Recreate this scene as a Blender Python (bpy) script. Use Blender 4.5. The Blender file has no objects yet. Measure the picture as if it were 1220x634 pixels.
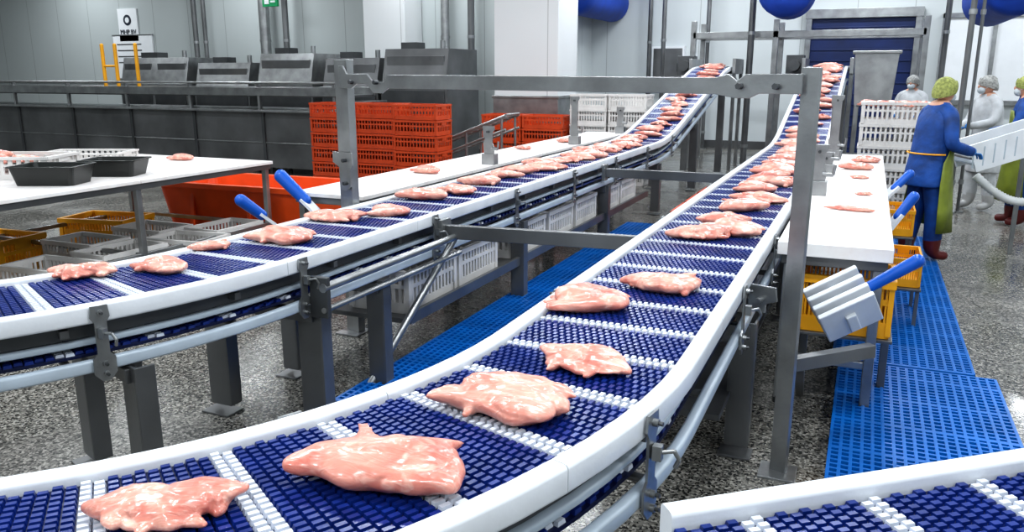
import bpy, bmesh, math, random
from mathutils import Vector, Matrix, noise
random.seed(7)
scene = bpy.context.scene
COL = scene.collection

# ------------------------------------------------------------------ materials
def new_mat(name):
    m = bpy.data.materials.new(name); m.use_nodes = True
    nt = m.node_tree; b = nt.nodes['Principled BSDF']
    return m, nt, b

def mat(name, col, rough=0.5, metal=0.0, var=0.12, scale=6.0, bump=0.0, bscale=80.0, col2=None,
        sss=0.0, coat=0.0, stretch=None, alpha_t=0.0, spec=None):
    m, nt, b = new_mat(name)
    n = nt.nodes; l = nt.links
    tc = n.new('ShaderNodeTexCoord'); mp = n.new('ShaderNodeMapping')
    l.new(tc.outputs['Object'], mp.inputs['Vector'])
    if stretch: mp.inputs['Scale'].default_value = stretch
    nz = n.new('ShaderNodeTexNoise'); nz.inputs['Scale'].default_value = scale
    nz.inputs['Detail'].default_value = 4
    l.new(mp.outputs['Vector'], nz.inputs['Vector'])
    rp = n.new('ShaderNodeValToRGB')
    c2 = col2 if col2 else tuple(c*(1-var*2) for c in col)
    rp.color_ramp.elements[0].position = 0.3; rp.color_ramp.elements[1].position = 0.7
    rp.color_ramp.elements[0].color = (*c2, 1); rp.color_ramp.elements[1].color = (*col, 1)
    l.new(nz.outputs['Fac'], rp.inputs['Fac'])
    l.new(rp.outputs['Color'], b.inputs['Base Color'])
    b.inputs['Roughness'].default_value = rough
    b.inputs['Metallic'].default_value = metal
    if sss:
        b.inputs['Subsurface Weight'].default_value = sss
        b.inputs['Subsurface Radius'].default_value = (0.02, 0.007, 0.004)
        b.inputs['Subsurface Scale'].default_value = 0.6
    if coat:
        b.inputs['Coat Weight'].default_value = coat; b.inputs['Coat Roughness'].default_value = 0.12
    if bump:
        nb = n.new('ShaderNodeTexNoise'); nb.inputs['Scale'].default_value = bscale
        nb.inputs['Detail'].default_value = 3
        l.new(mp.outputs['Vector'], nb.inputs['Vector'])
        bp = n.new('ShaderNodeBump'); bp.inputs['Strength'].default_value = bump
        bp.inputs['Distance'].default_value = 0.01
        l.new(nb.outputs['Fac'], bp.inputs['Height']); l.new(bp.outputs['Normal'], b.inputs['Normal'])
    return m

STEEL = mat('brushed_steel', (0.40,0.41,0.415), 0.30, 0.8, 0.18, 5, 0.10, 60)
STEEL_D = mat('dark_steel', (0.11,0.115,0.12), 0.40, 0.6, 0.15, 3, 0.05, 40)
STEEL_M = mat('machine_steel', (0.21,0.215,0.22), 0.34, 0.6, 0.25, 1.3, 0.05, 40)
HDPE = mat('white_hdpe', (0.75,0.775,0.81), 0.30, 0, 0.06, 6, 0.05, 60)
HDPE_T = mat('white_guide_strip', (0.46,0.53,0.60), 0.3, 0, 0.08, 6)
BOARD = mat('white_cutting_board', (0.82,0.81,0.80), 0.38, 0, 0.0, 9, 0.08, 70, col2=(0.74,0.69,0.67))
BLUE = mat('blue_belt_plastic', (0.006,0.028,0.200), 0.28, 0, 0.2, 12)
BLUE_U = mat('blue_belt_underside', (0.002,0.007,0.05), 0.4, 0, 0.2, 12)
WHITEL = mat('white_belt_link', (0.66,0.70,0.78), 0.35, 0, 0.08, 20)
GRATE = mat('blue_floor_grating', (0.0,0.155,0.56), 0.36, 0, 0.15, 3)
HANDLE = mat('blue_handle_plastic', (0.005,0.10,0.50), 0.28, 0, 0.05, 5)
ORANGE = mat('orange_plastic', (0.82,0.095,0.012), 0.4, 0, 0.1, 4)
ORANGE_D = mat('orange_crate_plastic', (0.60,0.07,0.012), 0.45, 0, 0.15, 6)
YELLOW = mat('yellow_plastic', (0.86,0.40,0.01), 0.4, 0, 0.08, 4)
WCRATE = mat('white_crate_plastic', (0.70,0.68,0.66), 0.42, 0, 0.08, 5)
BLACKP = mat('black_tray_plastic', (0.010,0.012,0.011), 0.35, 0, 0.1, 5)
NAVY = mat('navy_curtain', (0.004,0.020,0.11), 0.5, 0, 0.2, 2)
DUCTB = mat('blue_duct_fabric', (0.005,0.06,0.42), 0.6, 0, 0.15, 3, 0.1, 20)
PIPEW = mat('white_pipe', (0.6,0.62,0.62), 0.4)
GREEN = mat('green_sign', (0.0,0.35,0.12), 0.5)
INK = mat('sign_ink', (0.02,0.03,0.05), 0.5)
PAPER = mat('sign_board', (0.82,0.84,0.86), 0.5, 0, 0.02)
CLB = mat('blue_workwear', (0.006,0.08,0.36), 0.65, 0, 0.3, 7, 0.7, 14)
CLW = mat('white_workwear', (0.62,0.64,0.66), 0.7, 0, 0.16, 7, 0.6, 16)
APR = mat('yellow_green_apron', (0.22,0.27,0.03), 0.35, 0, 0.25, 5, 0.3, 12)
NET = mat('hairnet', (0.42,0.46,0.14), 0.8, 0, 0.3, 40, 0.6, 90)
NETW = mat('white_hairnet', (0.50,0.50,0.48), 0.8, 0, 0.3, 40, 0.6, 90)
BOOT = mat('rubber_boot', (0.13,0.015,0.015), 0.35)
BOOTW = mat('white_boot', (0.5,0.5,0.5), 0.4)
SKIN = mat('skin', (0.62,0.34,0.24), 0.5, 0, 0.06, 9, sss=0.1)
GLOVE = mat('blue_glove', (0.03,0.20,0.55), 0.4)
DARKHAIR = mat('eye_dark', (0.01,0.01,0.01), 0.3)
MASK = mat('face_mask', (0.6,0.66,0.7), 0.7)

def meat_mat():
    m, nt, b = new_mat('raw_chicken')
    n = nt.nodes; l = nt.links
    tc = n.new('ShaderNodeTexCoord')
    oi = n.new('ShaderNodeObjectInfo')
    ad = n.new('ShaderNodeVectorMath'); ad.operation='ADD'
    l.new(tc.outputs['Object'], ad.inputs[0])
    l.new(oi.outputs['Random'], ad.inputs[1])
    n1 = n.new('ShaderNodeTexNoise'); n1.inputs['Scale'].default_value=9; n1.inputs['Detail'].default_value=6
    n1.inputs['Distortion'].default_value=0.5
    l.new(ad.outputs[0], n1.inputs['Vector'])
    r = n.new('ShaderNodeValToRGB'); e=r.color_ramp.elements
    e[0].position=0.32; e[0].color=(0.56,0.155,0.115,1)
    e[1].position=0.70; e[1].color=(0.79,0.42,0.325,1)
    x=e.new(0.5); x.color=(0.68,0.265,0.20,1)
    l.new(n1.outputs['Fac'], r.inputs['Fac'])
    mp = n.new('ShaderNodeMapping'); mp.inputs['Scale'].default_value=(14,90,50); mp.inputs['Rotation'].default_value=(0,0,.25)
    l.new(ad.outputs[0], mp.inputs['Vector'])
    n2 = n.new('ShaderNodeTexNoise'); n2.inputs['Scale'].default_value=1.2; n2.inputs['Detail'].default_value=4; n2.inputs['Distortion'].default_value=0.8
    l.new(mp.outputs['Vector'], n2.inputs['Vector'])
    r2 = n.new('ShaderNodeValToRGB'); r2.color_ramp.elements[0].position=0.5; r2.color_ramp.elements[1].position=0.75
    r2.color_ramp.elements[0].color=(0,0,0,1); r2.color_ramp.elements[1].color=(0.45,0.45,0.45,1)
    l.new(n2.outputs['Fac'], r2.inputs['Fac'])
    mx = n.new('ShaderNodeMixRGB'); mx.inputs['Color2'].default_value=(0.85,0.57,0.47,1)
    l.new(r2.outputs['Color'], mx.inputs['Fac']); l.new(r.outputs['Color'], mx.inputs['Color1'])
    n3 = n.new('ShaderNodeTexNoise'); n3.inputs['Scale'].default_value=16; n3.inputs['Detail'].default_value=3; n3.inputs['Distortion'].default_value=1.5
    l.new(ad.outputs[0], n3.inputs['Vector'])
    r3 = n.new('ShaderNodeValToRGB'); r3.color_ramp.elements[0].position=0.60; r3.color_ramp.elements[1].position=0.74
    r3.color_ramp.elements[0].color=(0,0,0,1); r3.color_ramp.elements[1].color=(0.55,0.55,0.55,1)
    l.new(n3.outputs['Fac'], r3.inputs['Fac'])
    mx2 = n.new('ShaderNodeMixRGB'); mx2.inputs['Color2'].default_value=(0.86,0.66,0.54,1)
    l.new(r3.outputs['Color'], mx2.inputs['Fac']); l.new(mx.outputs['Color'], mx2.inputs['Color1'])
    l.new(mx2.outputs['Color'], b.inputs['Base Color'])
    b.inputs['Roughness'].default_value=0.32
    b.inputs['Subsurface Weight'].default_value=0.15
    b.inputs['Subsurface Radius'].default_value=(0.03,0.01,0.006)
    b.inputs['Subsurface Scale'].default_value=0.35
    b.inputs['Coat Weight'].default_value=0.6; b.inputs['Coat Roughness'].default_value=0.14
    bp = n.new('ShaderNodeBump'); bp.inputs['Strength'].default_value=0.5; bp.inputs['Distance'].default_value=0.004
    l.new(n2.outputs['Fac'], bp.inputs['Height']); l.new(bp.outputs['Normal'], b.inputs['Normal'])
    return m
MEAT = meat_mat()

def floor_mat():
    m, nt, b = new_mat('speckled_terrazzo')
    n = nt.nodes; l = nt.links
    tc = n.new('ShaderNodeTexCoord')
    v = n.new('ShaderNodeTexVoronoi'); v.inputs['Scale'].default_value=95
    l.new(tc.outputs['Object'], v.inputs['Vector'])
    sp = n.new('ShaderNodeSeparateColor'); l.new(v.outputs['Color'], sp.inputs[0])
    r = n.new('ShaderNodeValToRGB'); r.color_ramp.interpolation='CONSTANT'
    e=r.color_ramp.elements
    e[0].position=0; e[0].color=(0.035,0.035,0.033,1)
    e[1].position=0.26; e[1].color=(0.15,0.145,0.13,1)
    x=e.new(0.55); x.color=(0.26,0.25,0.225,1)
    x=e.new(0.82); x.color=(0.46,0.44,0.40,1)
    l.new(sp.outputs[0], r.inputs['Fac'])
    nz = n.new('ShaderNodeTexNoise'); nz.inputs['Scale'].default_value=0.8; nz.inputs['Detail'].default_value=5
    l.new(tc.outputs['Object'], nz.inputs['Vector'])
    mx = n.new('ShaderNodeMixRGB'); mx.blend_type='MULTIPLY'; mx.inputs['Fac'].default_value=0.5
    l.new(r.outputs['Color'], mx.inputs['Color1']); l.new(nz.outputs['Fac'], mx.inputs['Color2'])
    l.new(mx.outputs['Color'], b.inputs['Base Color'])
    rr = n.new('ShaderNodeMapRange'); rr.inputs['From Min'].default_value=0.35; rr.inputs['From Max'].default_value=0.65
    rr.inputs['To Min'].default_value=0.10; rr.inputs['To Max'].default_value=0.38
    l.new(nz.outputs['Fac'], rr.inputs['Value']); l.new(rr.outputs['Result'], b.inputs['Roughness'])
    return m
FLOORM = floor_mat()

def wall_mat(name, col):
    m, nt, b = new_mat(name)
    n = nt.nodes; l = nt.links
    tc = n.new('ShaderNodeTexCoord')
    sx = n.new('ShaderNodeSeparateXYZ'); l.new(tc.outputs['Object'], sx.inputs[0])
    a = n.new('ShaderNodeMath'); a.operation='ADD'; l.new(sx.outputs['X'], a.inputs[0]); l.new(sx.outputs['Y'], a.inputs[1])
    d = n.new('ShaderNodeMath'); d.operation='DIVIDE'; d.inputs[1].default_value=1.15; l.new(a.outputs[0], d.inputs[0])
    f = n.new('ShaderNodeMath'); f.operation='FRACT'; l.new(d.outputs[0], f.inputs[0])
    g = n.new('ShaderNodeMath'); g.operation='GREATER_THAN'; g.inputs[1].default_value=0.015; l.new(f.outputs[0], g.inputs[0])
    nz = n.new('ShaderNodeTexNoise'); nz.inputs['Scale'].default_value=0.5; l.new(tc.outputs['Object'], nz.inputs['Vector'])
    r = n.new('ShaderNodeValToRGB'); r.color_ramp.elements[0].color=tuple(c*0.85 for c in col)+(1,); r.color_ramp.elements[1].color=(*col,1)
    l.new(nz.outputs['Fac'], r.inputs['Fac'])
    mx = n.new('ShaderNodeMixRGB'); mx.inputs['Color1'].default_value=tuple(c*0.6 for c in col)+(1,)
    l.new(g.outputs[0], mx.inputs['Fac']); l.new(r.outputs['Color'], mx.inputs['Color2'])
    l.new(mx.outputs['Color'], b.inputs['Base Color']); b.inputs['Roughness'].default_value=0.4
    return m
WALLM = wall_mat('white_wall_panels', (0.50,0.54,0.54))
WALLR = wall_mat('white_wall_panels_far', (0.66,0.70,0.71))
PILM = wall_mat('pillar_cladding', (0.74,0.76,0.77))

# ------------------------------------------------------------------ mesh builder
class MB:
    def __init__(s): s.v=[]; s.f=[]; s.m=[]; s.mats=[]; s.sm=[]
    def mi(s, m):
        if m not in s.mats: s.mats.append(m)
        return s.mats.index(m)
    def add(s, vs, fs, m, smooth=False):
        o=len(s.v); s.v.extend([tuple(v) for v in vs]); k=s.mi(m)
        for f in fs:
            s.f.append(tuple(i+o for i in f)); s.m.append(k); s.sm.append(smooth)
    def box(s, c, d, m, R=None):
        hx,hy,hz=d[0]/2,d[1]/2,d[2]/2; c=Vector(c)
        vs=[Vector((x,y,z)) for x in(-hx,hx) for y in(-hy,hy) for z in(-hz,hz)]
        if R is not None: vs=[R@v for v in vs]
        vs=[v+c for v in vs]
        s.add(vs,[(0,1,3,2),(4,6,7,5),(0,4,5,1),(2,3,7,6),(0,2,6,4),(1,5,7,3)],m)
    def bx(s, x0,x1,y0,y1,z0,z1,m):
        s.box(((x0+x1)/2,(y0+y1)/2,(z0+z1)/2),(x1-x0,y1-y0,z1-z0),m)
    def tube(s, a, b, r, m, n=12, r2=None, cap=True):
        a=Vector(a); b=Vector(b); d=(b-a).normalized()
        u=d.orthogonal().normalized(); w=d.cross(u); r2=r if r2 is None else r2
        vs=[]
        for p,rr in((a,r),(b,r2)):
            for i in range(n):
                t=2*math.pi*i/n; vs.append(p+(u*math.cos(t)+w*math.sin(t))*rr)
        fs=[(i,(i+1)%n,n+(i+1)%n,n+i) for i in range(n)]
        s.add(vs,fs,m,True)
        if cap: s.add(vs,[tuple(reversed(range(n))),tuple(range(n,2*n))],m)
    def path(s, pts, r, m, n=8):
        for a,b in zip(pts,pts[1:]): s.tube(a,b,r,m,n)
    def bar(s, a, b, w, h, m):
        a=Vector(a); b=Vector(b); d=b-a; L=d.length
        q=d.to_track_quat('X','Z').to_matrix()
        s.box((a+b)/2,(L,w,h),m,q)
    def ring(s, secs, m, smooth=True, caps=True, closed=True):
        n=len(secs[0]); vs=[p for q in secs for p in q]; fs=[]
        for k in range(len(secs)-1):
            for i in range(n if closed else n-1):
                j=(i+1)%n; fs.append((k*n+i,k*n+j,(k+1)*n+j,(k+1)*n+i))
        s.add(vs,fs,m,smooth)
        if caps: s.add(vs,[tuple(reversed(range(n))),tuple(range((len(secs)-1)*n,len(secs)*n))],m)
    def prism(s, poly, axis_pt, ex, ey, ez, th, m):
        n=len(poly); P=Vector(axis_pt)
        vs=[P+ex*a+ey*b-ez*th/2 for a,b in poly]+[P+ex*a+ey*b+ez*th/2 for a,b in poly]
        fs=[tuple(range(n))[::-1],tuple(range(n,2*n))]+[(i,(i+1)%n,n+(i+1)%n,n+i) for i in range(n)]
        s.add(vs,fs,m)
    def ell(s, c, r, m, R=None, nu=16, nv=10):
        vs=[]; fs=[]
        for j in range(nv+1):
            ph=math.pi*j/nv
            for i in range(nu):
                t=2*math.pi*i/nu
                p=Vector((r[0]*math.sin(ph)*math.cos(t),r[1]*math.sin(ph)*math.sin(t),r[2]*math.cos(ph)))
                if R is not None: p=R@p
                vs.append(p+Vector(c))
        for j in range(nv):
            for i in range(nu):
                k=(i+1)%nu; fs.append((j*nu+i,(j+1)*nu+i,(j+1)*nu+k,j*nu+k))
        s.add(vs,fs,m,True)
    def mesh(s, name):
        me=bpy.data.meshes.new(name); me.from_pydata(s.v,[],s.f)
        for m in s.mats: me.materials.append(m)
        me.polygons.foreach_set('material_index',s.m); me.polygons.foreach_set('use_smooth',s.sm)
        me.update(); return me
    def obj(s, name, parent=None, bevel=0, loc=None, rz=0):
        o=bpy.data.objects.new(name, s.mesh(name)); COL.objects.link(o)
        if parent: o.parent=parent
        if bevel:
            b=o.modifiers.new('Bevel','BEVEL'); b.width=bevel; b.segments=2; b.limit_method='ANGLE'; b.angle_limit=math.radians(50)
        if loc: o.location=loc
        o.rotation_euler=(0,0,rz)
        return o
def empty(name, loc=(0,0,0), rz=0, parent=None):
    e=bpy.data.objects.new(name,None); COL.objects.link(e); e.location=loc; e.rotation_euler=(0,0,rz); e.empty_display_size=0.1
    if parent: e.parent=parent
    return e
def inst(name, me, loc, rz=0, sc=1, parent=None, bevel=0, rot=None):
    o=bpy.data.objects.new(name, me); COL.objects.link(o); o.location=loc; o.rotation_euler=rot if rot else (0,0,rz)
    o.scale=(sc,sc,sc) if not isinstance(sc,tuple) else sc
    if parent: o.parent=parent
    return o
X=Vector((1,0,0)); Y=Vector((0,1,0)); Z=Vector((0,0,1))

# ------------------------------------------------------------------ room
LP=94
def room():
    H=5.0
    m=MB(); m.bx(-25,7,-5,21,-0.2,0,FLOORM); m.obj('floor')
    m=MB(); m.bx(-25,7,-5,21,H,H+0.2,WALLR); m.obj('ceiling')
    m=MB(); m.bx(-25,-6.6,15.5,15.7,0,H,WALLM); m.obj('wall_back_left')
    m=MB(); m.bx(-6.8,-6.6,15.7,20.0,0,H,WALLR); m.obj('wall_return')
    m=MB(); m.bx(-6.8,7,20.0,20.2,0,H,WALLR); m.obj('wall_back_right')
    m=MB(); m.bx(6.8,7,-5,20,0,H,WALLR); m.obj('wall_right')
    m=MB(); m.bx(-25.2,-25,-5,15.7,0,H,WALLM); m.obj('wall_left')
    m=MB(); m.bx(-25,7,-5.2,-5,0,H,WALLR); m.obj('wall_front')
    m=MB(); m.bx(-25,-6.62,15.42,15.5,0,0.18,STEEL_M); m.obj('baseboard_back_left')
    m=MB(); m.bx(-6.6,6.8,19.92,20.0,0,0.18,STEEL_M); m.obj('baseboard_back_right')
    m=MB(); m.bx(-25,-6.62,15.47,15.5,1.50,1.56,STEEL);m.obj('trim_1')
    for x in (-19,-13.5,-8.5,-4.3,-0.6,3.6):
        for y in (-2,2.2,6.2,10.5,14,18):
            if x<-7 and y>15: continue
            e=empty('ceiling_lamp',(x+.35,y,4.75))
            b=MB(); b.bx(-0.75,0.75,-0.16,0.16,0.0,0.10,PAPER); b.tube((0.4,0,0.1),(0.4,0,0.25),0.01,STEEL); b.tube((-0.4,0,0.1),(-0.4,0,0.25),0.01,STEEL)
            b.obj('housing',e,0.01)
            L=bpy.data.lights.new('lamp','AREA'); L.shape='RECTANGLE'; L.size=1.4; L.size_y=0.28
            L.energy=LP*(1.0 if x>-7 else 0.80)*(1.15 if y<5 and x>-7 else 1); L.color=(0.91,0.96,1.0)
            o=bpy.data.objects.new('tube_light',L); COL.objects.link(o); o.parent=e; o.location=(0,0,-0.03)
room()

# ------------------------------------------------------------------ conveyors
def zprof(y):
    if y<9.9: return 0.9
    def seg(a,b,s0,s1,y):
        t=min(max(y-a,0),b-a); return s0*t+(s1-s0)*t*t/(2*(b-a))
    return 0.9+seg(9.9,11.1,0,0.21,y)+seg(11.1,14.6,0.21,0.21,y)+seg(14.6,15.6,0.21,0,y)
RC=2.2; HW=0.335
def mkpath(xc,y0,dz=0):
    def f(s):
        if s<0:
            t=-s/RC; return Vector((xc-RC+RC*math.cos(t), y0-RC*math.sin(t), 0.9+dz)), Vector((math.cos(t),-math.sin(t),0))
        return Vector((xc,y0+s,zprof(y0+s)+dz)), Vector((1,0,0))
    return f
def mkstraight(p0,d,z):
    d=Vector(d).normalized(); n=Vector((d.y,-d.x,0))
    def f(s): return Vector((p0[0]+d.x*s,p0[1]+d.y*s,z)), n
    return f
def samples(s0,s1,ds=0.12):
    n=max(2,int((s1-s0)/ds)); return [s0+(s1-s0)*i/n for i in range(n+1)]
def sweep(mb, f, s0, s1, prof, m, ds=0.12, smooth=True):
    secs=[]
    for s in samples(s0,s1,ds):
        P,N=f(s); secs.append([P+N*a+Z*b for a,b in prof])
    mb.ring(secs,m,smooth)
def rrect(n0,n1,z0,z1,r,k=3):
    pts=[]
    for cx,cz,a0 in((n1-r,z1-r,0),(n0+r,z1-r,90),(n0+r,z0+r,180),(n1-r,z0+r,270)):
        for i in range(k+1):
            a=math.radians(a0+90*i/k); pts.append((cx+r*math.cos(a),cz+r*math.sin(a)))
    return pts
def belt(mb, f, s0, s1, w, pitch=0.030, nl=24, top=0.0, ph=0):
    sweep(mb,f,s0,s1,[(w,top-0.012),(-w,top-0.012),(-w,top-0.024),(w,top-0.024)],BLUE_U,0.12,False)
    rows=int((s1-s0)/pitch); lw=2*w/nl
    for r in range(rows):
        s=s0+(r+0.5)*pitch; white=((r+ph)%10) in (0,1)
        Pa,Na=f(s-pitch*0.46); Pb,Nb=f(s+pitch*0.46)
        off=0 if r%2==0 else 0.5
        mm=WHITEL if white else BLUE
        vs=[];fs=[]
        for k in range(nl if off==0 else nl-1):
            c=-w+(k+0.5+off)*lw; a=c-lw*0.33; b=c+lw*0.33; ai=a+lw*0.06; bi=b-lw*0.06
            o=len(vs)
            zt=top; zb=top-0.013
            vs+= [Pa+Na*a+Z*zb,Pa+Na*b+Z*zb,Pb+Nb*b+Z*zb,Pb+Nb*a+Z*zb,
                  Pa.lerp(Pb,.10)+Na*ai+Z*zt,Pa.lerp(Pb,.10)+Na*bi+Z*zt,Pb.lerp(Pa,.10)+Nb*bi+Z*zt,Pb.lerp(Pa,.10)+Nb*ai+Z*zt]
            fs+= [(o+4,o+5,o+6,o+7),(o,o+1,o+5,o+4),(o+1,o+2,o+6,o+5),(o+2,o+3,o+7,o+6),(o+3,o,o+4,o+7)]
        mb.add(vs,fs,mm)
def bracket(mb, f, s, side, big=True):
    P,N=f(s); T=Vector((-N.y,N.x,0)); O=N*side
    base=P+O*(HW+0.008)
    poly=[(-.03,.015),(.03,.015),(.035,-.03),(.022,-.05),(.022,-.17),(.04,-.19),(.04,-.25),(.015,-.28),(-.015,-.28),(-.04,-.25),(-.04,-.19),(-.022,-.17),(-.022,-.05),(-.035,-.03)]
    mb.prism(poly,base,T,Z,O,0.008,STEEL)
    for dz in(-0.01,-0.21,-0.25):
        mb.tube(base+Z*dz,base+Z*dz+O*0.018,0.011,STEEL,6)
        mb.tube(base+Z*dz+O*0.016,base+Z*dz+O*0.03,0.006,STEEL_D,8)
    mb.box(base+O*0.018+Z*-0.09,(0.024,0.024,0.04),STEEL)
    mb.path([base+O*0.02+Z*-0.09,base+O*0.055+Z*-0.085+T*0.02,base+O*0.065+Z*-0.11+T*0.03,base+O*0.055+Z*-0.135+T*0.03],0.006,STEEL)
def leg(mb,x,y,z1,w=0.10,rz=0):
    R=Matrix.Rotation(rz,3,'Z')
    mb.box((x,y,z1/2+0.02),(w,0.012,z1-0.04),STEEL_M,R)
    for sx in(-1,1):
        c=R@Vector((sx*w/2,0.035,0)); mb.box((x+c.x,y+c.y,z1/2+0.02),(0.012,0.08,z1-0.04),STEEL_M,R)
    mb.box((x,y,0.006),(w+0.05,0.12,0.012),STEEL_M,R)
def conveyor(name,xc,y0,s0,s1,bsr,bsl,ph):
    f=mkpath(xc,y0); e=empty(name)
    m=MB(); belt(m,f,s0,s1,HW-0.055,ph=ph); m.obj('modular_belt',e)
    m=MB(); g=mkpath(xc,y0,-0.17); belt(m,g,s0,4.0,HW-0.06,ph=3)
    sweep(m,g,4.0,s1,[(HW-.06,0),(-HW+.06,0),(-HW+.06,-.015),(HW-.06,-.015)],BLUE,0.2,False)
    m.obj('return_belt',e)
    m=MB()
    for a in(1,-1):
        n0,n1=(HW-0.055,HW) if a>0 else (-HW,-HW+0.055)
        s=s0
        while s<s1:
            t=min(s+1.15,s1); sweep(m,f,s,t-0.003,rrect(n0,n1,-0.055,0.018,0.012),HDPE); s=t
        n0,n1=(HW-0.035,HW) if a>0 else (-HW,-HW+0.035)
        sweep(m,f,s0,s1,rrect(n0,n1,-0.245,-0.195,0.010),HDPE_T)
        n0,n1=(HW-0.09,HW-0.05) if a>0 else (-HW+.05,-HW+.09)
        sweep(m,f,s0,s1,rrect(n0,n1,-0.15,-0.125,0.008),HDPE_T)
    m.obj('guide_rails',e)
    m=MB()
    for a in(1,-1):
        c=a*(HW-0.075)
        sweep(m,f,s0,s1,[(c-.004,-.03),(c+.004,-.03),(c+.004,-.12),(c-.004,-.12)],STEEL_D,0.15,False)
    s=s0+0.2
    while s<s1:
        P,N=f(s); m.bar(P+N*(HW-.03)+Z*-.085,P-N*(HW-.03)+Z*-.085,0.03,0.03,STEEL_M)
        m.tube(P+N*(HW-.02)+Z*-.215,P-N*(HW-.02)+Z*-.215,0.014,STEEL_M,10); s+=0.62
    for s in bsr: bracket(m,f,s,1)
    for s in bsl: bracket(m,f,s,-1)
    m.obj('support_brackets',e)
    return e,f

XL,YL=-2.70,2.95
XR,YR=-0.735,2.30
eL,fL=conveyor('left_belt_conveyor',XL,YL,-2.4,13.1,[-0.86,-0.02,1.25,2.5,3.8,5.1,6.4,7.7],[-.9,1.9,3.2],4)
eR,fR=conveyor('right_belt_conveyor',XR,YR,-3.0,13.8,[-1.3,-0.38,0.95,2.1,3.4,4.7,6.0],[-1.0,0.6,2.4,4.0,5.5],2)
m=MB()
def legs_at(m,f,s,side,inset=0.03,z=None,w=0.10):
    P,N=f(s); p=P+N*side*(HW+inset); rz=math.atan2(N.y,N.x)
    leg(m,p.x,p.y,(P.z-0.25 if z is None else z),w,rz)
    return p
for s in(-0.78,0.05,0.62,2.6,4.8,7.0,9.3,11.6):
    for sd in(1,-1): legs_at(m,fL,s,sd,-0.03,w=.13 if s<.3 else .10)
    P,N=fL(s); m.bar(P+N*HW+Z*-0.29,P-N*HW+Z*-0.29,0.05,0.06,STEEL_M)
m.tube((-2.27,2.95,.77),(-2.27,4.35,.77),0.022,STEEL); m.tube((-2.27,2.95,.66),(-2.27,4.35,.66),0.014,STEEL)
m.tube((-2.28,4.3,.76),(-2.44,3.52,.02),0.022,STEEL)
m.box((-2.3,2.97,.72),(.10,.03,.2),STEEL_D)
m.bx(-3.0,-2.4,3.9,9.5,.30,.33,STEEL_M); m.bx(-2.40,-2.37,3.9,9.5,.30,.37,STEEL_M)
m.obj('support_frame',eL,0.003)
m=MB()
for s in(-1.5,1.30,3.6,5.8,8.0,10.4,12.6):
    for sd in(1,-1): legs_at(m,fR,s,sd,-0.03)
    P,N=fR(s); m.bar(P+N*HW+Z*-0.29,P-N*HW+Z*-0.29,0.05,0.06,STEEL_M)
m.bx(-1.0,-.47,3.3,7.5,.28,.31,STEEL_M)
m.obj('support_frame',eR,0.003)

# third conveyor bottom right
e3=empty('angled_belt_conveyor')
f3=mkstraight((-.30+.63*.335-0.01*.77,1.45-.77*.335-0.01*.63),(.77,.63),0.885)
m=MB(); belt(m,f3,0.0,3.0,HW-0.05,pitch=0.028,nl=24,ph=5)
m.obj('modular_belt',e3)
m=MB()
for a in(1,-1):
    n0,n1=(HW-0.05,HW) if a>0 else (-HW,-HW+0.05)
    sweep(m,f3,0.0,3.0,rrect(n0,n1,-0.055,0.03,0.012),HDPE)
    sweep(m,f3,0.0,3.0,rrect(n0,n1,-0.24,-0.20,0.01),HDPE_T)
m.obj('guide_rails',e3)
m=MB()
for s in(.5,2.4):
    for sd in(1,-1):
        P,N=f3(s); p=P+N*sd*(HW-.04); leg(m,p.x,p.y,.64,.08,math.atan2(N.y,N.x))
    m.bar(P+N*HW+Z*-0.27,P-N*HW+Z*-0.27,0.05,0.05,STEEL_M)
m.obj('support_frame',e3,0.003)

# ------------------------------------------------------------------ overhead frame (near)
def vpost(m,x,y,z0,z1,w=0.095,d=0.05,rz=0):
    R=Matrix.Rotation(rz,3,'Z')
    m.box((x,y,(z0+z1)/2),(w,0.012,z1-z0),STEEL,R)
    for sx in(-1,1):
        c=R@Vector((sx*(w/2-.006),d/2,0)); m.box((x+c.x,y+c.y,(z0+z1)/2),(0.012,d,z1-z0),STEEL,R)
m=MB()
A=Vector((-3.14,4.40,0)); B=Vector((-.225,3.48,0)); dd=(B-A).normalized(); rz=math.atan2(dd.y,dd.x); nn=Vector((-dd.y,dd.x,0))
vpost(m,A.x,A.y,0.0,1.84,0.13,.05,rz); vpost(m,B.x,B.y,0.0,1.775,0.072,.025,rz)
m.box((B.x,B.y,.006),(.16,.16,.012),STEEL)
m.box((A.x,A.y,.006),(.18,.18,.012),STEEL)
L=(B-A).length
poly=[(.02,1.80),(.06,1.80),(.10,1.75),(.30,1.75),(.36,1.70),(.46,1.70),(.50,1.745),(L-.40,1.735),(L-.34,1.75),(L-.30,1.72),(L-.26,1.75),(L-.02,1.75),(L-.02,1.67),(L-.20,1.67),(L-.24,1.65),(L-.30,1.65),(L-.4,1.665),(.50,1.665),(.44,1.635),(.36,1.635),(.30,1.69),(.20,1.69),(.14,1.66),(.02,1.66)]
m.prism(poly,A-nn*0.03,dd,Z,nn,0.014,STEEL)
m.prism([(.5,1.745),(L-.4,1.735),(L-.4,1.725),(.5,1.735)],A+nn*0.0,dd,Z,nn,0.05,STEEL)
for t in(.16,.40,L-.28,L-.12):
    p=A+dd*t-nn*0.04+Z*1.70; m.tube(p+nn*.01,p-nn*.025,.014,STEEL_D,6)
m.prism([(-.09,1.25),(.11,1.25),(.12,1.17),(.09,1.13),(.09,1.03),(.05,1.0),(-.02,1.0),(-.02,1.15),(-.09,1.18)],A-nn*0.03,dd,Z,nn,0.012,STEEL)
for z in(1.2,1.05): m.tube(A-nn*.03+dd*.05+Z*z,A-nn*.065+dd*.05+Z*z,.013,STEEL_D,6)
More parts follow.
